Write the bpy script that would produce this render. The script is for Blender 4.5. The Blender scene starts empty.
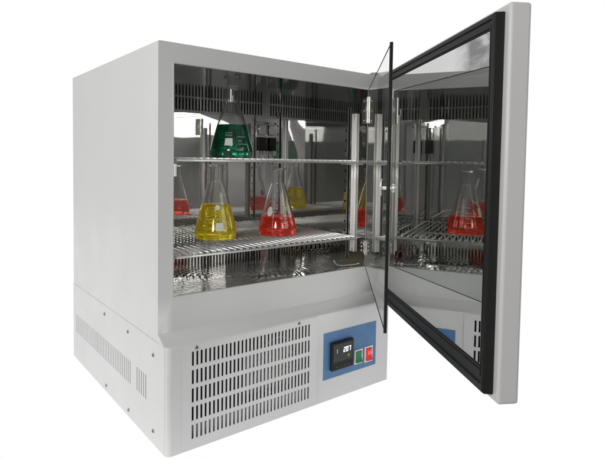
import bpy, bmesh, math, random
from mathutils import Vector, Matrix
random.seed(4)
sc = bpy.context.scene
COL = sc.collection
R = math.radians

# ------------------------------------------------------------------ measures (metres)
W, D, H = .6545, .636, .840          # cabinet
P = .0451                           # how far the base stands proud of the chamber front
Z1, Z2 = .241, .2235                # slope above the base: top, bottom
OX0, OX1, OZ0, OZ1 = .0337, .5974, .3155, .7972   # chamber opening
YB = .4882                          # chamber back wall
HX, HY = .6540, -.0022              # outer door hinge
DD = Vector((-.51189, -.85905, 0))  # along the outer door, hinge to free edge
DN = Vector((.85905, -.51189, 0))   # out of its outer face
GA = Vector((.5966, -.002, 0)); GB = Vector((.2200, -.4206, 0))
GU = (GB - GA).normalized(); GM = Vector((-GU.y, GU.x, 0))
if GM.x < 0: GM = -GM

# ------------------------------------------------------------------ node helpers
def new_mat(name):
    m = bpy.data.materials.new(name); m.use_nodes = True
    nt = m.node_tree; b = nt.nodes['Principled BSDF']
    return m, nt, b
def lk(nt, a, b): nt.links.new(a, b)
def noise(nt, scale, detail=3, rough=.5, vec=None, stretch=None):
    n = nt.nodes.new('ShaderNodeTexNoise'); n.inputs['Scale'].default_value = scale
    n.inputs['Detail'].default_value = detail; n.inputs['Roughness'].default_value = rough
    tc = nt.nodes.new('ShaderNodeTexCoord')
    if stretch:
        mp = nt.nodes.new('ShaderNodeMapping'); mp.inputs['Scale'].default_value = stretch
        lk(nt, tc.outputs['Object'], mp.inputs['Vector']); lk(nt, mp.outputs['Vector'], n.inputs['Vector'])
    else: lk(nt, tc.outputs['Object'], n.inputs['Vector'])
    return n.outputs['Fac']
def ramp(nt, fac, a, b, p0=.3, p1=.7):
    r = nt.nodes.new('ShaderNodeValToRGB'); lk(nt, fac, r.inputs['Fac'])
    r.color_ramp.elements[0].position = p0; r.color_ramp.elements[1].position = p1
    r.color_ramp.elements[0].color = (*a, 1); r.color_ramp.elements[1].color = (*b, 1)
    return r.outputs['Color']
def rng(nt, fac, a, b, f0=0, f1=1):
    r = nt.nodes.new('ShaderNodeMapRange'); lk(nt, fac, r.inputs['Value'])
    r.inputs['From Min'].default_value = f0; r.inputs['From Max'].default_value = f1
    r.inputs['To Min'].default_value = a; r.inputs['To Max'].default_value = b
    return r.outputs['Result']
def bump(nt, b, fac, strength, dist, prev=None):
    n = nt.nodes.new('ShaderNodeBump'); n.inputs['Strength'].default_value = strength
    n.inputs['Distance'].default_value = dist; lk(nt, fac, n.inputs['Height'])
    if prev: lk(nt, prev, n.inputs['Normal'])
    if b: lk(nt, n.outputs['Normal'], b.inputs['Normal'])
    return n.outputs['Normal']

def paint(name, col, rough=.38):
    m, nt, b = new_mat(name)
    c2 = tuple(c * .95 for c in col)
    lk(nt, ramp(nt, noise(nt, 3.2, 4), c2, col), b.inputs['Base Color'])
    lk(nt, rng(nt, noise(nt, 9, 5), rough - .12, rough + .12, .3, .7), b.inputs['Roughness'])
    b.inputs['Specular IOR Level'].default_value = .4
    n1 = bump(nt, None, noise(nt, 520, 2), .22, .0005)
    bump(nt, b, noise(nt, 3.5, 1), .35, .004, n1)
    return m
def steel(name, col, r0, r1, wav=.25, wd=.0015, ws=5, stretch=(1, 1, 40), haze=0, rings=None, dif=0):
    m, nt, b = new_mat(name)
    b.inputs['Metallic'].default_value = 1
    c2 = tuple(c * .86 for c in col)
    lk(nt, ramp(nt, noise(nt, 3, 4), c2, col), b.inputs['Base Color'])
    lk(nt, rng(nt, noise(nt, 30, 3, stretch=stretch), r0, r1), b.inputs['Roughness'])
    nrm = bump(nt, b, noise(nt, ws, 1.5), wav, wd)
    if rings:                                   # concentric ripples imitating the moire of mirrored shelf wires
        tc = nt.nodes.new('ShaderNodeTexCoord'); mp = nt.nodes.new('ShaderNodeMapping')
        mp.inputs['Location'].default_value = (-rings[0], -rings[1], -rings[2])
        wv = nt.nodes.new('ShaderNodeTexWave'); wv.wave_type = 'RINGS'; wv.rings_direction = 'SPHERICAL'
        wv.inputs['Scale'].default_value = 20; wv.inputs['Distortion'].default_value = .8; wv.inputs['Detail Scale'].default_value = .6
        lk(nt, tc.outputs['Object'], mp.inputs['Vector']); lk(nt, mp.outputs['Vector'], wv.inputs['Vector'])
        nrm = bump(nt, b, wv.outputs['Fac'], .22, .0008, nrm)
    if haze:                                    # a second, wide lobe: the milky sheen of brushed sheet
        g = nt.nodes.new('ShaderNodeBsdfGlossy'); g.inputs['Roughness'].default_value = .5
        g.inputs['Color'].default_value = (*col, 1); x = nt.nodes.new('ShaderNodeMixShader'); x.inputs[0].default_value = haze
        lk(nt, nrm, g.inputs['Normal'])
        lk(nt, b.outputs[0], x.inputs[1]); lk(nt, g.outputs[0], x.inputs[2]); lk(nt, x.outputs[0], nt.nodes['Material Output'].inputs['Surface'])
        if dif:
            dd_ = nt.nodes.new('ShaderNodeBsdfDiffuse'); dd_.inputs[0].default_value = (*col, 1)
            x2 = nt.nodes.new('ShaderNodeMixShader'); x2.inputs[0].default_value = dif
            lk(nt, x.outputs[0], x2.inputs[1]); lk(nt, dd_.outputs[0], x2.inputs[2]); lk(nt, x2.outputs[0], nt.nodes['Material Output'].inputs['Surface'])
    return m
def plain(name, col, rough=.5, metal=0, spec=.5, emit=0):
    m, nt, b = new_mat(name)
    lk(nt, ramp(nt, noise(nt, 40, 3), tuple(c * .85 for c in col), col), b.inputs['Base Color'])
    b.inputs['Roughness'].default_value = rough; b.inputs['Metallic'].default_value = metal
    b.inputs['Specular IOR Level'].default_value = spec
    if emit:
        b.inputs['Emission Color'].default_value = (*col, 1); b.inputs['Emission Strength'].default_value = emit
    return m
M = {}
M['paint'] = paint('cream_grey_paint', (.635, .638, .642))
M['paint_door'] = paint('door_edge_paint', (.575, .57, .568))
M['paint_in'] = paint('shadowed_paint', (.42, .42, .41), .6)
M['liner'] = steel('polished_liner_steel', (.74, .735, .725), .008, .04, .3, .0017, 5, haze=.18)
M['liner_side'] = steel('polished_side_steel', (.70, .695, .685), .008, .04, .3, .0015, 4.5, haze=.04)  # darker than the back wall, dimmer reflections put into the colour
M['ceiling_steel'] = steel('dimmed_ceiling_steel', (.30, .30, .295), .03, .12, .4, .003, 5, haze=.1)  # same liner steel, the ceiling's shade put into its colour
M['floor_steel'] = steel('liner_floor_steel', (.60, .60, .59), .01, .03, .08, .0008, 4, (30, 1, 1), haze=.03, rings=(.22, .10, .315))
M['mirror'] = steel('door_mirror_steel', (.64, .64, .64), .004, .025, .10, .001, 3.0)
M['chrome'] = steel('bright_chrome', (.90, .90, .89), .05, .14, .05, .0004, 20, haze=.30, dif=.20)
M['tube'] = steel('satin_post_steel', (.95, .94, .92), .12, .20, .05, .0004, 20, haze=.3, dif=.78)
M['rail'] = steel('brushed_rail_steel', (.72, .70, .67), .18, .32, .05, .0004, 20, (1, 1, 60), haze=.3, dif=.25)
M['hinge'] = steel('hinge_steel', (.55, .54, .52), .22, .36, .1, .0004, 60)
M['rubber'] = plain('black_rubber_gasket', (.010, .011, .010), .5, 0, .3)
M['dark'] = plain('dark_cavity', (.012, .012, .012), .8, 0, .2)  # near-black stands in for the shade inside slots and recesses
M['blackplastic'] = plain('black_plastic', (.008, .008, .009), .5, 0, .25)
M['screen'] = plain('display_glass', (.006, .008, .006), .12)
M['blue'] = plain('blue_fascia_film', (.070, .19, .39), .42)
M['white'] = plain('white_plastic', (.80, .80, .78), .35)
M['ink'] = plain('white_ink', (.62, .66, .70), .5)
M['inkpale'] = plain('faded_blue_ink', (.28, .38, .50), .5)
M['led'] = plain('lit_white_segments', (.9, .95, 1.0), .4, emit=1.1)
M['leddim'] = plain('lit_dim_segments', (.45, .55, .5), .4, emit=.5)
M['ledgreen'] = plain('lit_green_segments', (.14, .26, .07), .4, emit=.8)
M['green'] = plain('green_switch_plastic', (.003, .17, .06), .22, emit=.06)
M['red'] = plain('red_switch_plastic', (.70, .012, .015), .22, emit=.18)
M['redhot'] = plain('red_switch_glow', (.90, .07, .05), .3, emit=.45)
M['plug'] = plain('dull_rubber_plug', (.07, .07, .065), .6)
M['screw'] = plain('zinc_screw', (.30, .30, .29), .35, 1)
M['enamel'] = plain('white_enamel_print', (.80, .82, .80), .6)
M['enamel_line'] = plain('thin_enamel_print', (.42, .44, .42), .6)
m, nt, b = new_mat('flask_glass')
b.inputs['Base Color'].default_value = (.98, .99, .985, 1); b.inputs['Roughness'].default_value = .0
b.inputs['Transmission Weight'].default_value = 1; b.inputs['IOR'].default_value = 1.47
bump(nt, b, noise(nt, 30, 1), .08, .0006)
M['glass'] = m
def liquid(name, col, body, k, glow=0):
    m, nt, b = new_mat(name)
    b.inputs['Base Color'].default_value = (*col, 1); b.inputs['Roughness'].default_value = 0
    b.inputs['Transmission Weight'].default_value = 1; b.inputs['IOR'].default_value = 1.34
    tr = nt.nodes.new('ShaderNodeBsdfTranslucent'); df = nt.nodes.new('ShaderNodeBsdfDiffuse')
    c = ramp(nt, noise(nt, 12, 2), tuple(x * .8 for x in body), body)
    lk(nt, c, tr.inputs['Color']); lk(nt, c, df.inputs['Color'])
    a = nt.nodes.new('ShaderNodeMixShader'); a.inputs[0].default_value = .5
    lk(nt, tr.outputs[0], a.inputs[1]); lk(nt, df.outputs[0], a.inputs[2])
    em = nt.nodes.new('ShaderNodeEmission'); em.inputs[0].default_value = (*body, 1); em.inputs[1].default_value = glow  # even glow added to brighten the liquid
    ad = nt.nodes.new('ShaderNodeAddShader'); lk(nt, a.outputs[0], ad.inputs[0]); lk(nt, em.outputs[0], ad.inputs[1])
    x = nt.nodes.new('ShaderNodeMixShader'); x.inputs[0].default_value = k
    lk(nt, b.outputs[0], x.inputs[1]); lk(nt, ad.outputs[0], x.inputs[2])
    lk(nt, x.outputs[0], nt.nodes['Material Output'].inputs['Surface'])
    return m
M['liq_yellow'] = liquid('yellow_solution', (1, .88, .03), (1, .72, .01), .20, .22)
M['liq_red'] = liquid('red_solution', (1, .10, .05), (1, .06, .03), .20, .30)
M['liq_green'] = liquid('green_solution', (.02, .50, .25), (.004, .13, .07), .35)
# thin smoked pane of the inner door: see-through with a Fresnel mirror on top
m, nt, b = new_mat('smoked_door_glass')
nt.nodes.remove(b)
tr = nt.nodes.new('ShaderNodeBsdfTransparent'); tr.inputs[0].default_value = (.84, .86, .84, 1)
gl = nt.nodes.new('ShaderNodeBsdfGlossy'); gl.inputs['Roughness'].default_value = .01
gl.inputs['Color'].default_value = (.92, .92, .90, 1)
fr = nt.nodes.new('ShaderNodeFresnel'); fr.inputs['IOR'].default_value = 1.5
mx = nt.nodes.new('ShaderNodeMixShader')
ge = nt.nodes.new('ShaderNodeNewGeometry')
lk(nt, rng(nt, ge.outputs['Backfacing'], 1.5, 1/1.5), fr.inputs['IOR'])
def mth(op, a, c):
    q = nt.nodes.new('ShaderNodeMath'); q.operation = op
    for i_, v_ in enumerate((a, c)):
        if isinstance(v_, (int, float)): q.inputs[i_].default_value = v_
        else: lk(nt, v_, q.inputs[i_])
    return q.outputs[0]
F_ = fr.outputs[0]                      # both faces of the sheet: 2F / (1 + F)
lk(nt, mth('DIVIDE', mth('MULTIPLY', F_, 2.0), mth('ADD', F_, 1.0)), mx.inputs[0]); lk(nt, tr.outputs[0], mx.inputs[1]); lk(nt, gl.outputs[0], mx.inputs[2])
lk(nt, mx.outputs[0], nt.nodes['Material Output'].inputs['Surface'])
M['pane'] = m
m, nt, b = new_mat('self_lit_white_floor')  # added self-lit floor, merges with the white background and lights the cabinet
em = nt.nodes.new('ShaderNodeEmission'); em.inputs['Strength'].default_value = 1.0
lk(nt, ramp(nt, noise(nt, 1, 1), (1, 1, 1), (1, 1, 1)), em.inputs['Color'])
nt.nodes.remove(b); lk(nt, em.outputs[0], nt.nodes['Material Output'].inputs['Surface'])
M['lit_floor'] = m

# ------------------------------------------------------------------ mesh helpers
def obj(name, bm, mat, parent=None, smooth=False, mats=None):
    me = bpy.data.meshes.new(name)
    bmesh.ops.recalc_face_normals(bm, faces=bm.faces)
    bm.to_mesh(me); bm.free()
    for k in (mats or [mat]): me.materials.append(M[k])
    o = bpy.data.objects.new(name, me); COL.objects.link(o)
    if parent: o.parent = parent
    if smooth:
        for p in me.polygons: p.use_smooth = True
    return o
def tag(o, label, cat, group=None, kind=None):
    if label: o['label'] = label
    if cat: o['category'] = cat
    if group: o['group'] = group
    if kind: o['kind'] = kind
def empty(name, loc=(0, 0, 0)):
    o = bpy.data.objects.new(name, None); COL.objects.link(o); o.location = loc
    o.empty_display_size = .05
    return o
def box(bm, a, b, mi=0):
    x0, y0, z0 = a; x1, y1, z1 = b
    v = [bm.verts.new(c) for c in ((x0,y0,z0),(x1,y0,z0),(x1,y1,z0),(x0,y1,z0),(x0,y0,z1),(x1,y0,z1),(x1,y1,z1),(x0,y1,z1))]
    for q in ((0,3,2,1),(4,5,6,7),(0,1,5,4),(1,2,6,5),(2,3,7,6),(3,0,4,7)):
        f = bm.faces.new([v[i] for i in q]); f.material_index = mi
def bbox(name, a, b, mat, parent, bev=0, seg=3):
    bm = bmesh.new(); box(bm, a, b); o = obj(name, bm, mat, parent)
    if bev: bevel(o, bev, seg)
    return o
def bevel(o, w, seg=3, ang=40):
    m = o.modifiers.new('bevel', 'BEVEL'); m.width = w; m.segments = seg
    m.limit_method = 'ANGLE'; m.angle_limit = R(ang); m.harden_normals = False
    for p in o.data.polygons: p.use_smooth = True
    try: o.data.set_sharp_from_angle(angle=R(35))
    except Exception: pass
def tube(bm, pts, r, n=10, mi=0):
    pts = [Vector(p) for p in pts]; rings = []
    up = Vector((0, 0, 1))
    for i, p in enumerate(pts):
        t = (pts[min(i+1, len(pts)-1)] - pts[max(i-1, 0)]).normalized()
        a = t.cross(up)
        if a.length < .05: a = t.cross(Vector((1, 0, 0)))
        a.normalize(); c = t.cross(a).normalized()
        rings.append([bm.verts.new(p + a*r*math.cos(k*2*math.pi/n) + c*r*math.sin(k*2*math.pi/n)) for k in range(n)])
    for i in range(len(rings)-1):
        for k in range(n):
            f = bm.faces.new((rings[i][k], rings[i][(k+1) % n], rings[i+1][(k+1) % n], rings[i+1][k])); f.smooth = True; f.material_index = mi
    bm.faces.new(list(reversed(rings[0]))); bm.faces.new(rings[-1])
def panel(bm, u0, u1, v0, v1, holes, fn):
    """sheet in (u,v) mapped by fn, with rectangular holes on a shared grid"""
    us = sorted({round(x, 5) for x in [u0, u1] + [h[0] for h in holes] + [h[1] for h in holes]})
    vs = sorted({round(x, 5) for x in [v0, v1] + [h[2] for h in holes] + [h[3] for h in holes]})
    g = {}
    def V(i, j):
        if (i, j) not in g: g[i, j] = bm.verts.new(fn(us[i], vs[j]))
        return g[i, j]
    hs = {(round(h[0], 5), round(h[2], 5)) for h in holes}
    for i in range(len(us)-1):
        for j in range(len(vs)-1):
            cu, cv = (us[i]+us[i+1])/2, (vs[j]+vs[j+1])/2
            if any(h[0] < cu < h[1] and h[2] < cv < h[3] for h in holes): continue
            bm.faces.new((V(i, j), V(i+1, j), V(i+1, j+1), V(i, j+1)))
def solid(o, t, off=-1):
    m = o.modifiers.new('sheet', 'SOLIDIFY'); m.thickness = t; m.offset = off; m.use_even_offset = False
    return o
def prism(bm, prof, fn, a, b, mi=0):
    """closed profile [(p,q)] swept from a to b, fn(t,p,q)->xyz"""
    A = [bm.verts.new(fn(a, *p)) for p in prof]; B = [bm.verts.new(fn(b, *p)) for p in prof]
    n = len(prof)
    for i in range(n):
        f = bm.faces.new((A[i], A[(i+1) % n], B[(i+1) % n], B[i])); f.material_index = mi
    f = bm.faces.new(A); f.material_index = mi
    f = bm.faces.new(list(reversed(B))); f.material_index = mi
def screw(parent, c, axis, r=.0042):
    """cross-head screw, axis = outward normal"""
    axis = Vector(axis).normalized(); c = Vector(c)
    q = Vector((0, 0, 1)).rotation_difference(axis).to_matrix().to_4x4(); T = Matrix.Translation(c) @ q
    bm = bmesh.new(); n = 20
    prof = [(r, -.001), (r, .0006), (r*.8, .0014), (r*.45, .0019), (0.0001, .002)]
    rings = [[bm.verts.new(T @ Vector((p*math.cos(2*math.pi*k/n), p*math.sin(2*math.pi*k/n), z))) for k in range(n)] for p, z in prof]
    for i in range(len(rings)-1):
        for k in range(n): bm.faces.new((rings[i][k], rings[i][(k+1) % n], rings[i+1][(k+1) % n], rings[i+1][k]))
    o = obj('screw', bm, 'screw', parent, True, ['screw', 'dark'])
    bm = bmesh.new(); bm.from_mesh(o.data)
    for s in ((r*.55, r*.12), (r*.12, r*.55)):
        vs = [T @ Vector((x, y, .0022)) for x, y in ((-s[0], -s[1]), (s[0], -s[1]), (s[0], s[1]), (-s[0], s[1]))]
        f = bm.faces.new([bm.verts.new(v) for v in vs]); f.material_index = 1
    bm.to_mesh(o.data); bm.free()
    return o

# ================================================================== SETTING
bm = bmesh.new()
ax = Vector((.7887, -.6145, 0)); ay = Vector((.6145, .7887, 0)); c0 = Vector((-.4175, -.9971, 0))
q = [c0 + ax*x + ay*y + Vector((0, 0, -.001)) for x, y in ((-3.5, .86), (3.5, .86), (3.5, 7), (-3.5, 7))]
bm.faces.new([bm.verts.new(v) for v in q])
fl = obj('floor', bm, 'lit_floor'); tag(fl, None, None, kind='structure')

# ================================================================== INCUBATOR
INC = empty('incubator', (W/2, D/2, 0))
tag(INC, 'light grey benchtop laboratory incubator with open doors, slotted base and blue control panel', 'incubator')
def P_(o, parent=None):      # keep world placement under the incubator's empty
    o.parent = parent or INC
    if parent is None: o.location = (-W/2, -D/2, 0)
    return o
def part(name, bm, mat, **k): return P_(obj(name, bm, mat, None, **k))

# ---- outer casing: side, top, back and front frame in one bent sheet
bm = bmesh.new()
zb = .2238
panel(bm, 0, W, zb, H, [(OX0, OX1, OZ0, OZ1)], lambda u, v: (u, 0, v))
g = lambda *c: bm.verts.new(c)
for qd in (((0,0,zb),(0,D,zb),(0,D,H),(0,0,H)), ((W,0,zb),(W,D,zb),(W,D,H),(W,0,H)),
           ((0,0,H),(W,0,H),(W,D,H),(0,D,H)), ((0,D,zb),(W,D,zb),(W,D,H),(0,D,H))):
    bm.faces.new([g(*c) for c in qd])
bmesh.ops.remove_doubles(bm, verts=bm.verts, dist=1e-5)
# connect the long edges to the grid vertices of the front
o = part('casing', bm, 'paint')
bevel(o, .0028, 3, 50)

# ---- chamber liner (each wall its own sheet)
e = .0006
def wall(name, pts, mat):
    bm = bmesh.new(); bm.faces.new([bm.verts.new(p) for p in pts]); return part(name, bm, mat)
def back_panel():
    bm = bmesh.new(); holes = []
    for i in range(48):
        x = .048 + i*.0112
        if x > .575: break
        holes.append((x, x+.0052, .757, .7945))
        holes.append((x, x+.0052, .330, .398))
    panel(bm, OX0, OX1, OZ0, OZ1, holes, lambda u, v: (u, YB, v))
    return part('chamber_back_wall', bm, 'liner')
solid(back_panel(), .0015, 0)
for za, zc in ((OZ0, .42), (.74, OZ1)):
    bm = bmesh.new(); box(bm, (OX0, YB+.012, za), (OX1, YB+.016, zc)); part('vent_shade_sheet', bm, 'dark')  # black sheet added behind the vent slots as their shade
wall('chamber_side_wall', [(OX1,e,OZ0),(OX1,YB,OZ0),(OX1,YB,OZ1),(OX1,e,OZ1)], 'liner_side')
wall('chamber_side_wall', [(OX0,e,OZ0),(OX0,YB,OZ0),(OX0,YB,OZ1),(OX0,e,OZ1)], 'liner_side')
wall('chamber_floor', [(OX0,e,OZ0),(OX1,e,OZ0),(OX1,YB,OZ0),(OX0,YB,OZ0)], 'floor_steel')
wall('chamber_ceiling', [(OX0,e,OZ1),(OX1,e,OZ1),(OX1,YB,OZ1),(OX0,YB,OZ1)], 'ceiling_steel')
# thin folded lip round the opening
bm = bmesh.new(); t = .0016
for a, b_ in (((OX0-t, -.0014, OZ0-t), (OX0, .002, OZ1+t)), ((OX1, -.0014, OZ0-t), (OX1+t, .002, OZ1+t)),
              ((OX0, -.0014, OZ1), (OX1, .002, OZ1+t)), ((OX0, -.0014, OZ0-t), (OX1, .002, OZ0))): box(bm, a, b_)
part('opening_lip', bm, 'rail')

# ---- perforated rails and twin-tube shelf posts
for side in (0, 1):
    xw = OX1 if side else OX0; s = -1 if side else 1
    for yr, yp in ((.078, .046), (.410, .374)):
        bm = bmesh.new(); holes = []
        for k in range(15):
            z = .345 + k*.0285
            holes.append((yr-.003, yr+.003, z, z+.006))
        panel(bm, yr-.0075, yr+.0075, .325, .765 if yr > .2 else .755, holes, lambda u, v: (xw + s*.004, u, v))
        o = part('perforated_rail', bm, 'liner_side'); solid(o, .0012, 0)
        bm = bmesh.new(); box(bm, (xw + s*.0008, yr-.006, .33), (xw + s*.0014, yr+.006, .75))
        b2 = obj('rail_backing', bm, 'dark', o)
        bm = bmesh.new()
        for dy in (-.0056, .0056): tube(bm, [(xw + s*.0042, yp+dy, .350), (xw + s*.0042, yp+dy, .735)], .0034, 14)
        box(bm, (xw + s*.0012 - .001, yp-.006, .36), (xw + s*.0012 + .001, yp+.006, .72))
        part('shelf_post', bm, 'tube')
        for z in (.3921, .6000):
            bm = bmesh.new()
            box(bm, (min(xw+s*.004, xw+s*.030), yp-.004, z-.0062), (max(xw+s*.004, xw+s*.030), yp+.026, z-.0038))
            tube(bm, [(xw+s*.012, yp+.020, z-.006), (xw+s*.018, yp+.024, z+.008)], .0016, 8)
            part('shelf_clip', bm, 'chrome')

# ---- things fixed to the chamber walls
bm = bmesh.new(); box(bm, (.5555, YB-.0030, .628), (.5955, YB-.0010, .734)); o = part('sensor_bracket', bm, 'liner'); bevel(o, .0012)
bm = bmesh.new(); box(bm, (.5620, YB-.0150, .636), (.5905, YB-.0043, .682)); b2 = obj('sensor_block', bm, 'blackplastic', o); bevel(b2, .0015)
bm = bmesh.new(); box(bm, (.5630, YB-.0085, .690), (.5900, YB-.0043, .726)); b2 = obj('bracket_cover', bm, 'liner', o); bevel(b2, .0025)
for c_ in ((.5590, .731), (.5915, .731)): screw(o, (c_[0], YB-.0042, c_[1]), (0, -1, 0), .0030)
bm = bmesh.new(); tube(bm, [(.577, YB-.010, .637), (.577, YB-.012, .610), (.576, YB-.012, .590)], .0022, 12); obj('probe', bm, 'chrome', o)
bm = bmesh.new()
tube(bm, [(.510,.030,.336),(.516,.030,.326),(.524,.028,.3205),(.545,.024,.3185),(.575,.018,.3190),(.590,.014,.321)], .0015, 10)
part('drain_tube', bm, 'hinge')
# latch strike on the left lip
bm = bmesh.new(); box(bm, (OX0+.0002, -.004, .566), (OX0+.0052, .004, .592)); o = part('latch_strike', bm, 'white'); bevel(o, .001)

# ---- base: body with rounded vertical corners, slope on top
rc = .011
def base_outline(r, steps=6):
    pts = [(0, D)]
    for k in range(steps+1):
        a = math.pi + k*math.pi/2/steps
        pts.append((r + r*math.cos(a), -P + r + r*math.sin(a)))
    for k in range(steps+1):
        a = -math.pi/2 + k*math.pi/2/steps
        pts.append((W - r + r*math.cos(a), -P + r + r*math.sin(a)))
    pts.append((W, D)); return pts
bm = bmesh.new()
out = base_outline(rc); n = len(out)
zt = Z2 - .0035
lo = [bm.verts.new((x, y, .0)) for x, y in out]; hi = [bm.verts.new((x, y, zt)) for x, y in out]
for i in range(n-1):
    (xa, ya), (xb, yb) = out[i], out[i+1]
    if abs(xa) < 1e-4 and abs(xb) < 1e-4 and ya > yb:   # left side carries its own panel
        continue
    if abs(ya+P) < 1e-4 and abs(yb+P) < 1e-4 and xb-xa > .2:   # front: hole behind the grille
        panel(bm, xa, xb, 0, zt, [(.040, .388, .012, .214)], lambda u, v: (u, -P, v)); continue
    f = bm.faces.new((lo[i], lo[i+1], hi[i+1], hi[i])); f.smooth = True
bm.faces.new((lo[-1], lo[0], hi[0], hi[-1]))
bm.faces.new(list(reversed(lo)))
# rounded shoulder then slope up to the chamber front
prev = hi
for (ins, z) in ((.0010, Z2-.0014), (.0035, Z2)):
    cur = []
    for x, y in out:
        xx = x; yy = y
        if y < D-.001:
            yy = y + ins if y < .0 else y
        cur.append(bm.verts.new((xx, yy, z)))
    for i in range(n-1):
        f = bm.faces.new((prev[i], prev[i+1], cur[i+1], cur[i])); f.smooth = True
    prev = cur
fl_ = [bm.verts.new(c) for c in ((0, .0, Z1), (W, .0, Z1))]
bm.faces.new([fl_[0]] + prev[1:-1] + [fl_[1]])
sd = [bm.verts.new(c) for c in ((0, 0, Z2), (W, 0, Z2), (0, D, Z2), (W, D, Z2))]
bm.faces.new((prev[1], fl_[0], sd[0])); bm.faces.new((prev[-2], fl_[1], sd[1]))
bmesh.ops.remove_doubles(bm, verts=bm.verts, dist=1e-5)
o = part('base_housing', bm, 'paint')
try: o.data.set_sharp_from_angle(angle=R(30))
except Exception: pass

# left side panel with its row of ventilation slots
bm = bmesh.new(); holes = []
for i in range(36):
    y = .1575 + i*.0128
    holes.append((y-.0021, y+.0021, .0815, .1355))
for i in range(5):
    y = .0634 + i*.0128
    holes.append((y-.0021, y+.0021, .0815, .1355))
panel(bm, -P+rc, D, .0, Z2-.0002, holes, lambda u, v: (0, u, v))
o = part('side_panel', bm, 'paint'); solid(o, .0012, 0)
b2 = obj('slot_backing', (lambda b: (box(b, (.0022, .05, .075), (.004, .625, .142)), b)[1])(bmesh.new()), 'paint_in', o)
for y, z in ((.340, .200), (.171, .200), (.022, .191), (.328, .0165), (.167, .0160), (.022, .028)):
    screw(o, (-.0008, y, z), (-1, 0, 0))
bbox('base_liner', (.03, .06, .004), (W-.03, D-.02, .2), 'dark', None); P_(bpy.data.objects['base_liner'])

# front grille panel, five rows of slots
bm = bmesh.new(); holes = []
for r_ in range(5):
    for i in range(32):
        x = .0563 + .00994*i; z1_ = .2068 - .0385*r_
        holes.append((x-.0023, x+.0023, z1_-.0295, z1_))
panel(bm, .0323, .392, .0045, .2205, holes, lambda u, v: (u, -P-.0010, v))
o = part('grille_panel', bm, 'paint'); solid(o, .0014, 0)
GR = o
screw(o, (.0645, -P-.0018, .2138), (0, -1, 0), .0040); screw(o, (.333, -P-.0018, .2150), (0, -1, 0), .0040)
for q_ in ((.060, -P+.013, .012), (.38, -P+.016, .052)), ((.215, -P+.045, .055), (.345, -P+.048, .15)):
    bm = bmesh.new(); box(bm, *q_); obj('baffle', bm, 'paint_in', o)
bm = bmesh.new(); cx_, cz_ = .285, .120                               # guard rings of the fan behind the slots
for r_ in (.020, .035, .050, .065):
    tube(bm, [(cx_+r_*math.cos(a*math.pi/16), -P+.020, cz_+r_*math.sin(a*math.pi/16)) for a in range(33)], .0016, 6)
for a in range(4):
    c_, s_ = math.cos(a*math.pi/4+.4), math.sin(a*math.pi/4+.4)
    tube(bm, [(cx_-.066*c_, -P+.0205, cz_-.066*s_), (cx_+.066*c_, -P+.0205, cz_+.066*s_)], .0016, 6)
obj('fan_guard', bm, 'screw', o)

# ---- blue control fascia, controller, rockers (all on the base front)
yf = -P
bm = bmesh.new(); box(bm, (.4128, yf-.0010, .0550), (.5993, yf-.0001, .1735))
CP = part('control_panel', bm, 'blue')
def bar(bm, x, z, w, h, y, mi=0): box(bm, (x, y-.0003, z), (x+w, y, z+h), mi)
ym = yf - .0012
bm = bmesh.new()                                                    # printed captions
def caption(bm, x0, z0, n, s, hh):
    for k in range(n):
        x = x0 + k*s
        bar(bm, x, z0, s*.18, hh, ym)
        if k % 3 != 1: bar(bm, x+s*.18, z0+hh*.8, s*.45, hh*.2, ym)
        if k % 2 == 0: bar(bm, x+s*.6, z0, s*.16, hh, ym)
        else: bar(bm, x+s*.18, z0, s*.5, hh*.2, ym)
bm.free()
for a_ in ((.446, .0650, 10, .0047, .0032), (.5195, .0640, 6, .0040, .0030), (.5570, .0612, 7, .0040, .0030),
           (.5265, .1145, 4, .0040, .0030), (.5650, .1155, 4, .0040, .0030)):
    bm = bmesh.new(); caption(bm, *a_); obj('printed_caption', bm, 'inkpale', CP)
# temperature controller
bm = bmesh.new(); box(bm, (.4326, yf-.010, .0752), (.5092, yf-.0012, .1478))
o = obj('temperature_controller', bm, 'blackplastic', CP); bevel(o, .003)
# (sub-parts stay one level under the fascia)
ys = yf - .0104
bm = bmesh.new(); box(bm, (.4385, ys, .0960), (.5040, ys+.0008, .1420)); o = obj('display_window', bm, 'screen', CP); bevel(o, .0003, 1)
bm = bmesh.new()
SEG = {'0': 'abcdef', '1': 'bc', '2': 'abged', '7': 'abc'}
def digit(bm, ch, x, z, w, h, t, mi=0, sl=.08):
    S = SEG[ch]; y = ys - .0003
    def sb(xa, za, xb, zb_):
        q = [(xa, za), (xb, za), (xb, zb_), (xa, zb_)]
        A = [bm.verts.new((px + (pz-z)*sl, y, pz)) for px, pz in q]; Bq = [bm.verts.new((px + (pz-z)*sl, y-.0003, pz)) for px, pz in q]
        for i in range(4):
            f = bm.faces.new((A[i], A[(i+1) % 4], Bq[(i+1) % 4], Bq[i])); f.material_index = mi
        f = bm.faces.new(Bq); f.material_index = mi
    h2 = h/2
    if 'a' in S: sb(x, z+h-t, x+w, z+h)
    if 'g' in S: sb(x, z+h2-t/2, x+w, z+h2+t/2)
    if 'd' in S: sb(x, z, x+w, z+t)
    if 'b' in S: sb(x+w-t, z+h2+.0002, x+w, z+h-.0002)
    if 'c' in S: sb(x+w-t, z+.0002, x+w, z+h2-.0002)
    if 'f' in S: sb(x, z+h2+.0002, x+t, z+h-.0002)
    if 'e' in S: sb(x, z+.0002, x+t, z+h2-.0002)
for k, ch in enumerate('207'): digit(bm, ch, .4715+k*.0090, .1185, .0064, .0125, .0017)
obj('display_digits', bm, 'led', CP)
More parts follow.
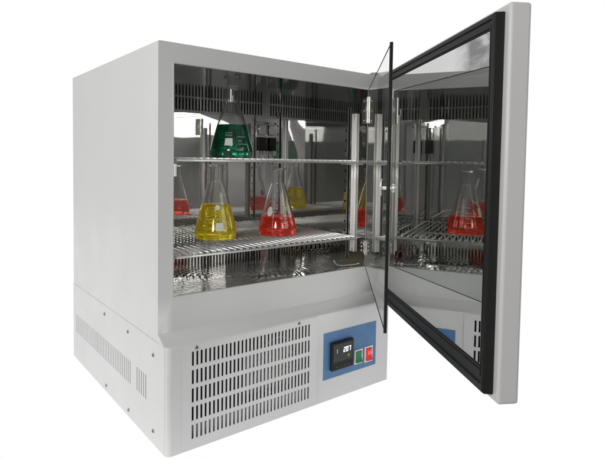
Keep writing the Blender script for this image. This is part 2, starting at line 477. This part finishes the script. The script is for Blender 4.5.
bm = bmesh.new(); digit(bm, '1', .4478, .1190, .0030, .0110, .0014, 0, 0); obj('display_digits', bm, 'leddim', CP)
bm = bmesh.new(); digit(bm, '0', .4868, .1045, .0046, .0070, .0016); obj('display_digits', bm, 'ledgreen', CP)
for a_ in [(.444, .1395, .014, .0010, ys-.0001), (.444, .0935, .056, .0006, ys-.0001)] + [(.446+k*.0135, .0825, .0075, .0022, ys+.0002) for k in range(4)]:
    bm = bmesh.new(); bar(bm, *a_); obj('key_mark', bm, 'plug', CP)
for (x0, x1, z0, z1_, c, lab) in ((.5185, .5470, .0720, .1095, 'green', 'green rocker switch'), (.5560, .5850, .0690, .1105, 'red', 'lit red rocker switch')):
    bm = bmesh.new(); t = .0035
    for a in (((x0, yf-.004, z0), (x0+t, yf-.001, z1_)), ((x1-t, yf-.004, z0), (x1, yf-.001, z1_)),
              ((x0+t, yf-.004, z0), (x1-t, yf-.001, z0+t)), ((x0+t, yf-.004, z1_-t), (x1-t, yf-.001, z1_))): box(bm, *a)
    sw = obj('rocker_switch', bm, 'white', CP); sw['label'] = lab
    zm = (z0+z1_)/2
    prof = [(yf-.001, z0+t), (yf-.0090, z0+t+.001), (yf-.0045, zm), (yf-.0060, z1_-t-.001), (yf-.001, z1_-t)]
    bm = bmesh.new(); prism(bm, prof, lambda tt, p, q: (tt, p, q), x0+t+.0003, x1-t-.0003)
    if c == 'red': box(bm, (x0+t+.004, yf-.0068, zm-.002), (x1-t-.004, yf-.0055, zm+.010), 1)
    o = obj('rocker', bm, c, CP, mats=[c, 'redhot']); bevel(o, .0006, 2)

# ---- outer door: slab, mirror sheet, gasket, hinge
L = .6608; T = .0350; ZD0, ZD1 = .2240, .8463
HP = Vector((HX, HY, 0))
def dp(s, off, z):             # off > 0 towards the outer face
    v = HP + DD*s + DN*off; return (v.x, v.y, z)
bm = bmesh.new()
prof = [(.004, ZD1), (L, ZD1), (L, ZD0), (.100, ZD0), (.088, Z1+.004), (.004, Z1+.004)]
prism(bm, prof, lambda tt, s, z: dp(s, tt, z), 0, T)
DOOR = part('outer_door', bm, 'paint_door'); bevel(DOOR, .0050, 4, 50)
bm = bmesh.new()                                                    # dished mirror sheet, standing proud of the flange
prism(bm, [(.030, .250), (.640, .250), (.640, .826), (.030, .826)], lambda tt, s, z: dp(s, tt, z), -.0141, -.0001)
obj('mirror_panel', bm, 'mirror', DOOR)
def frame(s0, s1, z0, z1, wl, wr, wb, wt, o0, o1, tp=0):
    """mitred rubber profile; wl/wr/wb/wt = member widths, tp = taper of the raised face"""
    bm = bmesh.new()
    def ring(a0, a1, b0, b1, off): return [bm.verts.new(dp(*c)) for c in ((a0, off, b0), (a1, off, b0), (a1, off, b1), (a0, off, b1))]
    lv = [ring(s0, s1, z0, z1, o1), ring(s0+tp, s1-tp, z0+tp, z1-tp, o0),
          ring(s0+wl-tp, s1-wr+tp, z0+wb-tp, z1-wt+tp, o0), ring(s0+wl, s1-wr, z0+wb, z1-wt, o1)]
    for a, b_ in zip(lv, lv[1:]+lv[:1]):
        for k in range(4): bm.faces.new((a[k], a[(k+1) % 4], b_[(k+1) % 4], b_[k]))
    return bm
g_ = obj('gasket', frame(.012, .6465, .2345, .8350, .026, .0135, .0440, .0275, -.0160, -.0002, .0012), 'rubber', DOOR); bevel(g_, .0018, 3, 30)
g_ = obj('gasket_lip', frame(.0135, .6448, .2370, .8325, .006, .0060, .0140, .0090, -.0185, -.0155, .0012), 'rubber', DOOR); bevel(g_, .0009, 2, 30)
g_ = obj('gasket_lip', frame(.026, .6350, .2590, .8170, .004, .0022, .0120, .0060, -.0176, -.0155, .0006), 'rubber', DOOR); bevel(g_, .0006, 2, 30)
# hinge block on top of the cabinet and pin
bm = bmesh.new()
tube(bm, [(.634, .012, H+.001), (.634, .012, H+.008)], .012, 24)
box(bm, (.615, .003, H+.0004), (.650, .020, H+.004))
o = part('door_hinge', bm, 'hinge')

# ---- inner glass door
def gp(s, off, z):
    v = GA + GU*s + GM*off; return (v.x, v.y, z)
GL = (GB-GA).length
bm = bmesh.new()
v = [bm.verts.new(gp(s, 0, z)) for s, z in ((.0, OZ0+.001), (GL-.0005, OZ0+.001), (GL-.0005, OZ1-.001), (.0, OZ1-.001))]
bm.faces.new(v)
GD = part('inner_glass_door', bm, 'pane')
bm = bmesh.new()
tube(bm, [gp(GL-.0015, 0, OZ0+.001), gp(GL-.0015, 0, OZ1-.001)], .0029, 10)
tube(bm, [gp(.002, 0, OZ0+.0015), gp(GL-.002, 0, OZ0+.0015)], .0009, 8)
tube(bm, [gp(.002, 0, OZ1-.0015), gp(GL-.002, 0, OZ1-.0015)], .0009, 8)
obj('edge_trim', bm, 'rubber', GD, True)
# latch: round knob outside, hook inside
bm = bmesh.new()
tube(bm, [gp(GL-.022, -.012, .5575), gp(GL-.022, .010, .5575)], .0030, 12)
tube(bm, [gp(GL-.022, .008, .5575), gp(GL-.022, .0135, .5575)], .0075, 18)
tube(bm, [gp(GL-.022, -.0095, .545), gp(GL-.022, -.0105, .558), gp(GL-.022, -.0095, .573)], .0018, 8)
tube(bm, [gp(GL-.032, -.010, .5585), gp(GL-.014, -.010, .5575)], .0022, 8)
obj('latch_knob', bm, 'chrome', GD, False)
for z0, z1_ in ((.706, .776), (.350, .388)):
    bm = bmesh.new()
    prism(bm, [(.0005, z0), (.020, z0), (.020, z1_), (.0005, z1_)], lambda tt, s, z: gp(s, tt, z), -.0035, -.0008)
    tube(bm, [(.5935, -.005, z0), (.5935, -.005, z1_)], .0042, 14)
    for zz in (z0+.008, z1_-.008): tube(bm, [gp(.011, -.0030, zz), gp(.011, -.0052, zz)], .0030, 10)
    obj('pane_hinge', bm, 'rail', GD)

for z0, z1_ in ((.706, .776), (.350, .387)):
    bm = bmesh.new(); box(bm, (OX1-.0045, .001, z0), (OX1-.0005, .0165, z1_))
    for zz in (z0+.008, (z0+z1_)/2, z1_-.008): tube(bm, [(OX1-.0040, .0105, zz), (OX1-.0062, .0105, zz)], .0032, 10)
    o = part('hinge_plate', bm, 'hinge'); bevel(o, .0006, 1)

# ================================================================== WIRE SHELVES
def make_shelf(z, label):
    x0, x1, y0, y1 = .0475, .5810, .016, .474
    E = empty('wire_shelf', ((x0+x1)/2, (y0+y1)/2, z-.0095)); tag(E, label, 'shelf', 'chrome wire shelves in the chamber')
    off = Vector((-(x0+x1)/2, -(y0+y1)/2, -(z-.0095)))
    bm = bmesh.new(); n = 30
    for i in range(n+1):
        x = x0 + .009 + (x1-x0-.018)*i/n
        tube(bm, [(x, y0-.002, z-.0019), (x, y1+.002, z-.0019)], .0019, 8)
    o = obj('wire', bm, 'chrome', E); o.location = off
    o.name = 'wire_grid'
    bm = bmesh.new(); zr = z-.0038-.0029
    r = .006
    pts = []
    for cx_, cy_, a0 in ((x1-r, y0+r, -90), (x1-r, y1-r, 0), (x0+r, y1-r, 90), (x0+r, y0+r, 180)):
        for k in range(6):
            a = R(a0 + 18*k); pts.append((cx_+r*math.cos(a), cy_+r*math.sin(a), zr))
    tube(bm, pts + [pts[0]], .0029, 10)
    for y in (.17, .335): tube(bm, [(x0, y, zr+.0002), (x1, y, zr+.0002)], .0028, 10)
    o = obj('rim_rod', bm, 'chrome', E); o.location = off
make_shelf(.3986, 'lower chrome wire shelf holding the yellow and red flasks')
make_shelf(.6065, 'upper chrome wire shelf holding the green flask')

# ================================================================== FLASKS
def cr(pts, n=5):
    """catmull-rom through profile points"""
    out_ = []
    P0 = [pts[0]] + list(pts) + [pts[-1]]
    for i in range(1, len(P0)-2):
        for k in range(n):
            t = k/n; a, b_, c, d = P0[i-1], P0[i], P0[i+1], P0[i+2]
            out_.append(tuple(.5*((2*b_[j]) + (-a[j]+c[j])*t + (2*a[j]-5*b_[j]+4*c[j]-d[j])*t*t + (-a[j]+3*b_[j]-3*c[j]+d[j])*t**3) for j in (0, 1)))
    out_.append(pts[-1]); return out_
def lathe(bm, prof, n=64, mi=0):
    rings = []
    for r_, z in prof:
        if r_ < 1e-5: rings.append([bm.verts.new((0, 0, z))])
        else: rings.append([bm.verts.new((r_*math.cos(2*math.pi*k/n), r_*math.sin(2*math.pi*k/n), z)) for k in range(n)])
    for i in range(len(rings)-1):
        a, b_ = rings[i], rings[i+1]
        for k in range(n):
            if len(a) == 1 and len(b_) == 1: continue
            if len(a) == 1: f = bm.faces.new((a[0], b_[(k+1) % n], b_[k]))
            elif len(b_) == 1: f = bm.faces.new((a[k], a[(k+1) % n], b_[0]))
            else: f = bm.faces.new((a[k], a[(k+1) % n], b_[(k+1) % n], b_[k]))
            f.smooth = True; f.material_index = mi
def radius_at(prof, z):
    for (r0, z0), (r1, z1) in zip(prof, prof[1:]):
        if z0 <= z <= z1 and z1 > z0: return r0 + (r1-r0)*(z-z0)/(z1-z0)
    return prof[-1][0]
def flask(x, y, z, hgt, wid, level, liq, label, marks, yaw):
    E = empty('conical_flask', (x, y, z)); tag(E, label, 'flask')
    k = hgt; rb = wid/2; rn = wid*.178
    outer = cr([(0, 0), (rb*.86, 0), (rb*.965, .004*k/.2), (rb, .014*k/.2), (rb*.975, .032*k/.2), (rb*.60, .55*k), (rn*1.12, .735*k), (rn, .79*k), (rn, .955*k), (rn*1.08, .975*k), (rn*1.16, .99*k), (rn*1.12, 1.0*k)], 6)
    tk = .0020
    inner = [(max(r_-tk, 0), max(zz, 0) + (tk if zz < .03*k else 0)) for r_, zz in cr([(0, 0), (rb*.86, 0), (rb*.965, .004*k/.2), (rb, .014*k/.2), (rb*.975, .032*k/.2), (rb*.60, .55*k), (rn*1.12, .735*k), (rn, .79*k), (rn, .955*k), (rn*1.07, .985*k), (rn*1.10, .997*k)], 6)]
    inner = [(max(r_, 0), min(zz, k*.999)) for r_, zz in inner]
    bm = bmesh.new(); lathe(bm, outer + list(reversed(inner)))
    bmesh.ops.remove_doubles(bm, verts=bm.verts, dist=1e-6)
    obj('glass_body', bm, 'glass', E, True)
    mono = [(r_, zz) for r_, zz in inner]
    lv = level*k
    lp = [(0.0, tk-.0004)] + [(r_+.0003, zz-.0003) for r_, zz in mono[1:] if zz < lv and r_ > .001]
    rl = radius_at(mono[6:], lv)
    lp += [(rl+.0003, lv+.0006), (rl-.0012, lv), (rl*.5, lv-.0001), (0, lv-.0001)]
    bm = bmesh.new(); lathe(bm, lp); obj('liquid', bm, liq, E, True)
    # enamel print, facing the way the photo shows
    def patch(a0, a1, z0, z1, rim=None):
        N = max(2, int(abs(a1-a0)/3)); Mz = max(1, int((z1-z0)*k/.004))
        grid = [[None]*(N+1) for _ in range(Mz+1)]
        for j in range(Mz+1):
            zz = (z0+(z1-z0)*j/Mz)*k; r_ = radius_at(outer[6:], zz) + .0004
            for i in range(N+1):
                a = yaw + R(a0+(a1-a0)*i/N); grid[j][i] = bm.verts.new((r_*math.cos(a), r_*math.sin(a), zz))
        for j in range(Mz):
            for i in range(N): bm.faces.new((grid[j][i], grid[j][i+1], grid[j+1][i+1], grid[j+1][i]))
    for mk in marks:
        bm = bmesh.new()
        if mk[0] == 'p': patch(*mk[1:])
        elif mk[0] == 't':                                  # a line of tiny lettering
            a, zz, n_, da, hh = mk[1:]
            for q_ in range(n_):
                patch(a+q_*da, a+q_*da+da*.3, zz, zz+hh)
                if q_ % 2: patch(a+q_*da+da*.3, a+q_*da+da*.7, zz, zz+hh*.25)
                else: patch(a+q_*da+da*.3, a+q_*da+da*.7, zz+hh*.75, zz+hh)
        elif mk[0] == 'o':                                  # oval
            a, zz, ra, rz = mk[1:]; nn = 20
            vs = []
            for q_ in range(nn):
                t = 2*math.pi*q_/nn; z_ = (zz+rz*math.sin(t))*k; r_ = radius_at(outer[6:], z_)+.0012
                aa = yaw+R(a+ra*math.cos(t)); vs.append(bm.verts.new((r_*math.cos(aa), r_*math.sin(aa), z_)))
            bm.faces.new(vs)
        solid_ = mk[0] == 'o' or (mk[0] == 'p' and mk[4]-mk[3] > .05)
        obj('printed_patch' if solid_ else 'printed_line', bm, 'enamel' if solid_ else 'enamel_line', E)
cam2 = lambda x, y: math.atan2(-.9971-y, -.4175-x)
def grads(a0, a1, zs): return [('p', a0, a1, z, z+.006) for z in zs]
x, y = .235, .184
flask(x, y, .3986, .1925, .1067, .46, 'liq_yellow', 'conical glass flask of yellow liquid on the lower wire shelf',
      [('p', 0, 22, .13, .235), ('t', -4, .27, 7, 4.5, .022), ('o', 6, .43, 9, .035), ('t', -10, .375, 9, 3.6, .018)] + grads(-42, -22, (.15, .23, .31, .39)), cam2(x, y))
x, y = .101, .430
flask(x, y, .3986, .1925, .1067, .40, 'liq_yellow', 'yellow flask at the back left corner of the lower shelf, seen only as a reflection', [], 0)
x, y = .4145, .159
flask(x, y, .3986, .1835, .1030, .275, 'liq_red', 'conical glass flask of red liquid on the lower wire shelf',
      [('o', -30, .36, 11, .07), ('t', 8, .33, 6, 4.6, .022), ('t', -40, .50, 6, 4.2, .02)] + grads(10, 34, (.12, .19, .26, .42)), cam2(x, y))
x, y = .254, .140
flask(x, y, .6065, .180, .1065, .46, 'liq_green', 'conical glass flask of dark green liquid on the upper wire shelf',
      [('p', -19, 3, .17, .27), ('t', -19, .30, 5, 4.6, .022), ('t', -19, .335, 5, 4.6, .018)] + grads(18, 48, (.19, .29)) + [('t', 20, .225, 3, 4, .02)], cam2(x, y))

# ================================================================== LIGHT
w = bpy.data.worlds.new('World'); sc.world = w; w.use_nodes = True
nt = w.node_tree; bg = nt.nodes['Background']
tc = nt.nodes.new('ShaderNodeTexCoord')
dt = nt.nodes.new('ShaderNodeVectorMath'); dt.operation = 'DOT_PRODUCT'; dt.inputs[1].default_value = (.6145, .7887, 0)
lk(nt, tc.outputs['Generated'], dt.inputs[0])
rear = nt.nodes.new('ShaderNodeMapRange'); rear.interpolation_type = 'SMOOTHSTEP'
rear.inputs['From Min'].default_value = .02; rear.inputs['From Max'].default_value = .32
lk(nt, dt.outputs['Value'], rear.inputs['Value'])
ns = nt.nodes.new('ShaderNodeTexNoise'); ns.inputs['Scale'].default_value = 3.4; ns.inputs['Detail'].default_value = 5; ns.inputs['Distortion'].default_value = .8
lk(nt, tc.outputs['Generated'], ns.inputs['Vector'])
rm = nt.nodes.new('ShaderNodeValToRGB'); lk(nt, ns.outputs['Fac'], rm.inputs['Fac'])
rm.color_ramp.elements[0].position = .38; rm.color_ramp.elements[0].color = (.09, .09, .09, 1)
rm.color_ramp.elements[1].position = .66; rm.color_ramp.elements[1].color = (.55, .55, .54, 1)
mx = nt.nodes.new('ShaderNodeMix'); mx.data_type = 'RGBA'
lk(nt, rear.outputs['Result'], mx.inputs['Factor']); lk(nt, rm.outputs['Color'], mx.inputs['A']); mx.inputs['B'].default_value = (1, 1, 1, 1)
# crumpled pale sheeting further round to the left, seen only in the door mirror
d2 = nt.nodes.new('ShaderNodeVectorMath'); d2.operation = 'DOT_PRODUCT'; d2.inputs[1].default_value = (-.991, .1305, 0)
lk(nt, tc.outputs['Generated'], d2.inputs[0])
m2 = nt.nodes.new('ShaderNodeMapRange'); m2.inputs['From Min'].default_value = .006; m2.inputs['From Max'].default_value = .035
lk(nt, d2.outputs['Value'], m2.inputs['Value'])
n2 = nt.nodes.new('ShaderNodeTexNoise'); n2.inputs['Scale'].default_value = 22; n2.inputs['Detail'].default_value = 6; n2.inputs['Distortion'].default_value = 1.6
lk(nt, tc.outputs['Generated'], n2.inputs['Vector'])
r2 = nt.nodes.new('ShaderNodeValToRGB'); lk(nt, n2.outputs['Fac'], r2.inputs['Fac'])
r2.color_ramp.elements[0].position = .38; r2.color_ramp.elements[0].color = (.36, .36, .36, 1)
r2.color_ramp.elements[1].position = .62; r2.color_ramp.elements[1].color = (.82, .82, .82, 1)
mw = nt.nodes.new('ShaderNodeMix'); mw.data_type = 'RGBA'
lk(nt, m2.outputs['Result'], mw.inputs['Factor']); mw.inputs['A'].default_value = (1, 1, 1, 1); lk(nt, r2.outputs['Color'], mw.inputs['B'])
lk(nt, mw.outputs['Result'], mx.inputs['B'])
lk(nt, mx.outputs['Result'], bg.inputs['Color']); bg.inputs['Strength'].default_value = 1.0

def area(name, loc, target, size, power, col=(1, .985, .96)):
    l = bpy.data.lights.new(name, 'AREA'); l.shape = 'RECTANGLE'; l.size, l.size_y = size; l.energy = power; l.color = col
    o = bpy.data.objects.new(name, l); COL.objects.link(o); o.location = loc
    o.rotation_euler = (Vector(target)-Vector(loc)).to_track_quat('-Z', 'Y').to_euler()
    return o
area('softbox_left', (-2.6, -.3, 1.5), (0, .3, .4), (1.6, 1.4), 39)
lf = area('softbox_front', (-1.25, -1.35, 1.06), (.1, 0, .5), (.50, .50), 11.5); lf.data.shape = 'ELLIPSE'

# ================================================================== CAMERA
cd = bpy.data.cameras.new('camera'); cam = bpy.data.objects.new('camera', cd); COL.objects.link(cam)
rt = Vector((.79176885, -.61066405, .01383886)); fw = Vector((.61056308, .79057347, -.04697144)); upv = Vector((.01774313, .04564002, .99880037))
mt = Matrix((rt, upv, -fw)).transposed().to_4x4(); mt.translation = Vector((-.42044, -.99742, .59990))
cam.matrix_world = mt
cd.sensor_width = 36; cd.lens = 516.38/605*36; cd.shift_x = (302.5-294.54)/605; cd.shift_y = (185.93-230)/605
cd.clip_start = .02; cd.clip_end = 100
sc.camera = cam
sc.view_settings.view_transform = 'Standard'; sc.view_settings.look = 'None'; sc.view_settings.exposure = 0; sc.view_settings.gamma = 1
sc.render.engine = 'CYCLES'
cy = sc.cycles
cy.max_bounces = 24; cy.glossy_bounces = 14; cy.transmission_bounces = 16; cy.transparent_max_bounces = 24; cy.diffuse_bounces = 4
cy.use_denoising = True; cy.denoiser = 'OPENIMAGEDENOISE'; cy.sample_clamp_indirect = 6; cy.blur_glossy = .2
cy.caustics_reflective = True; cy.caustics_refractive = True
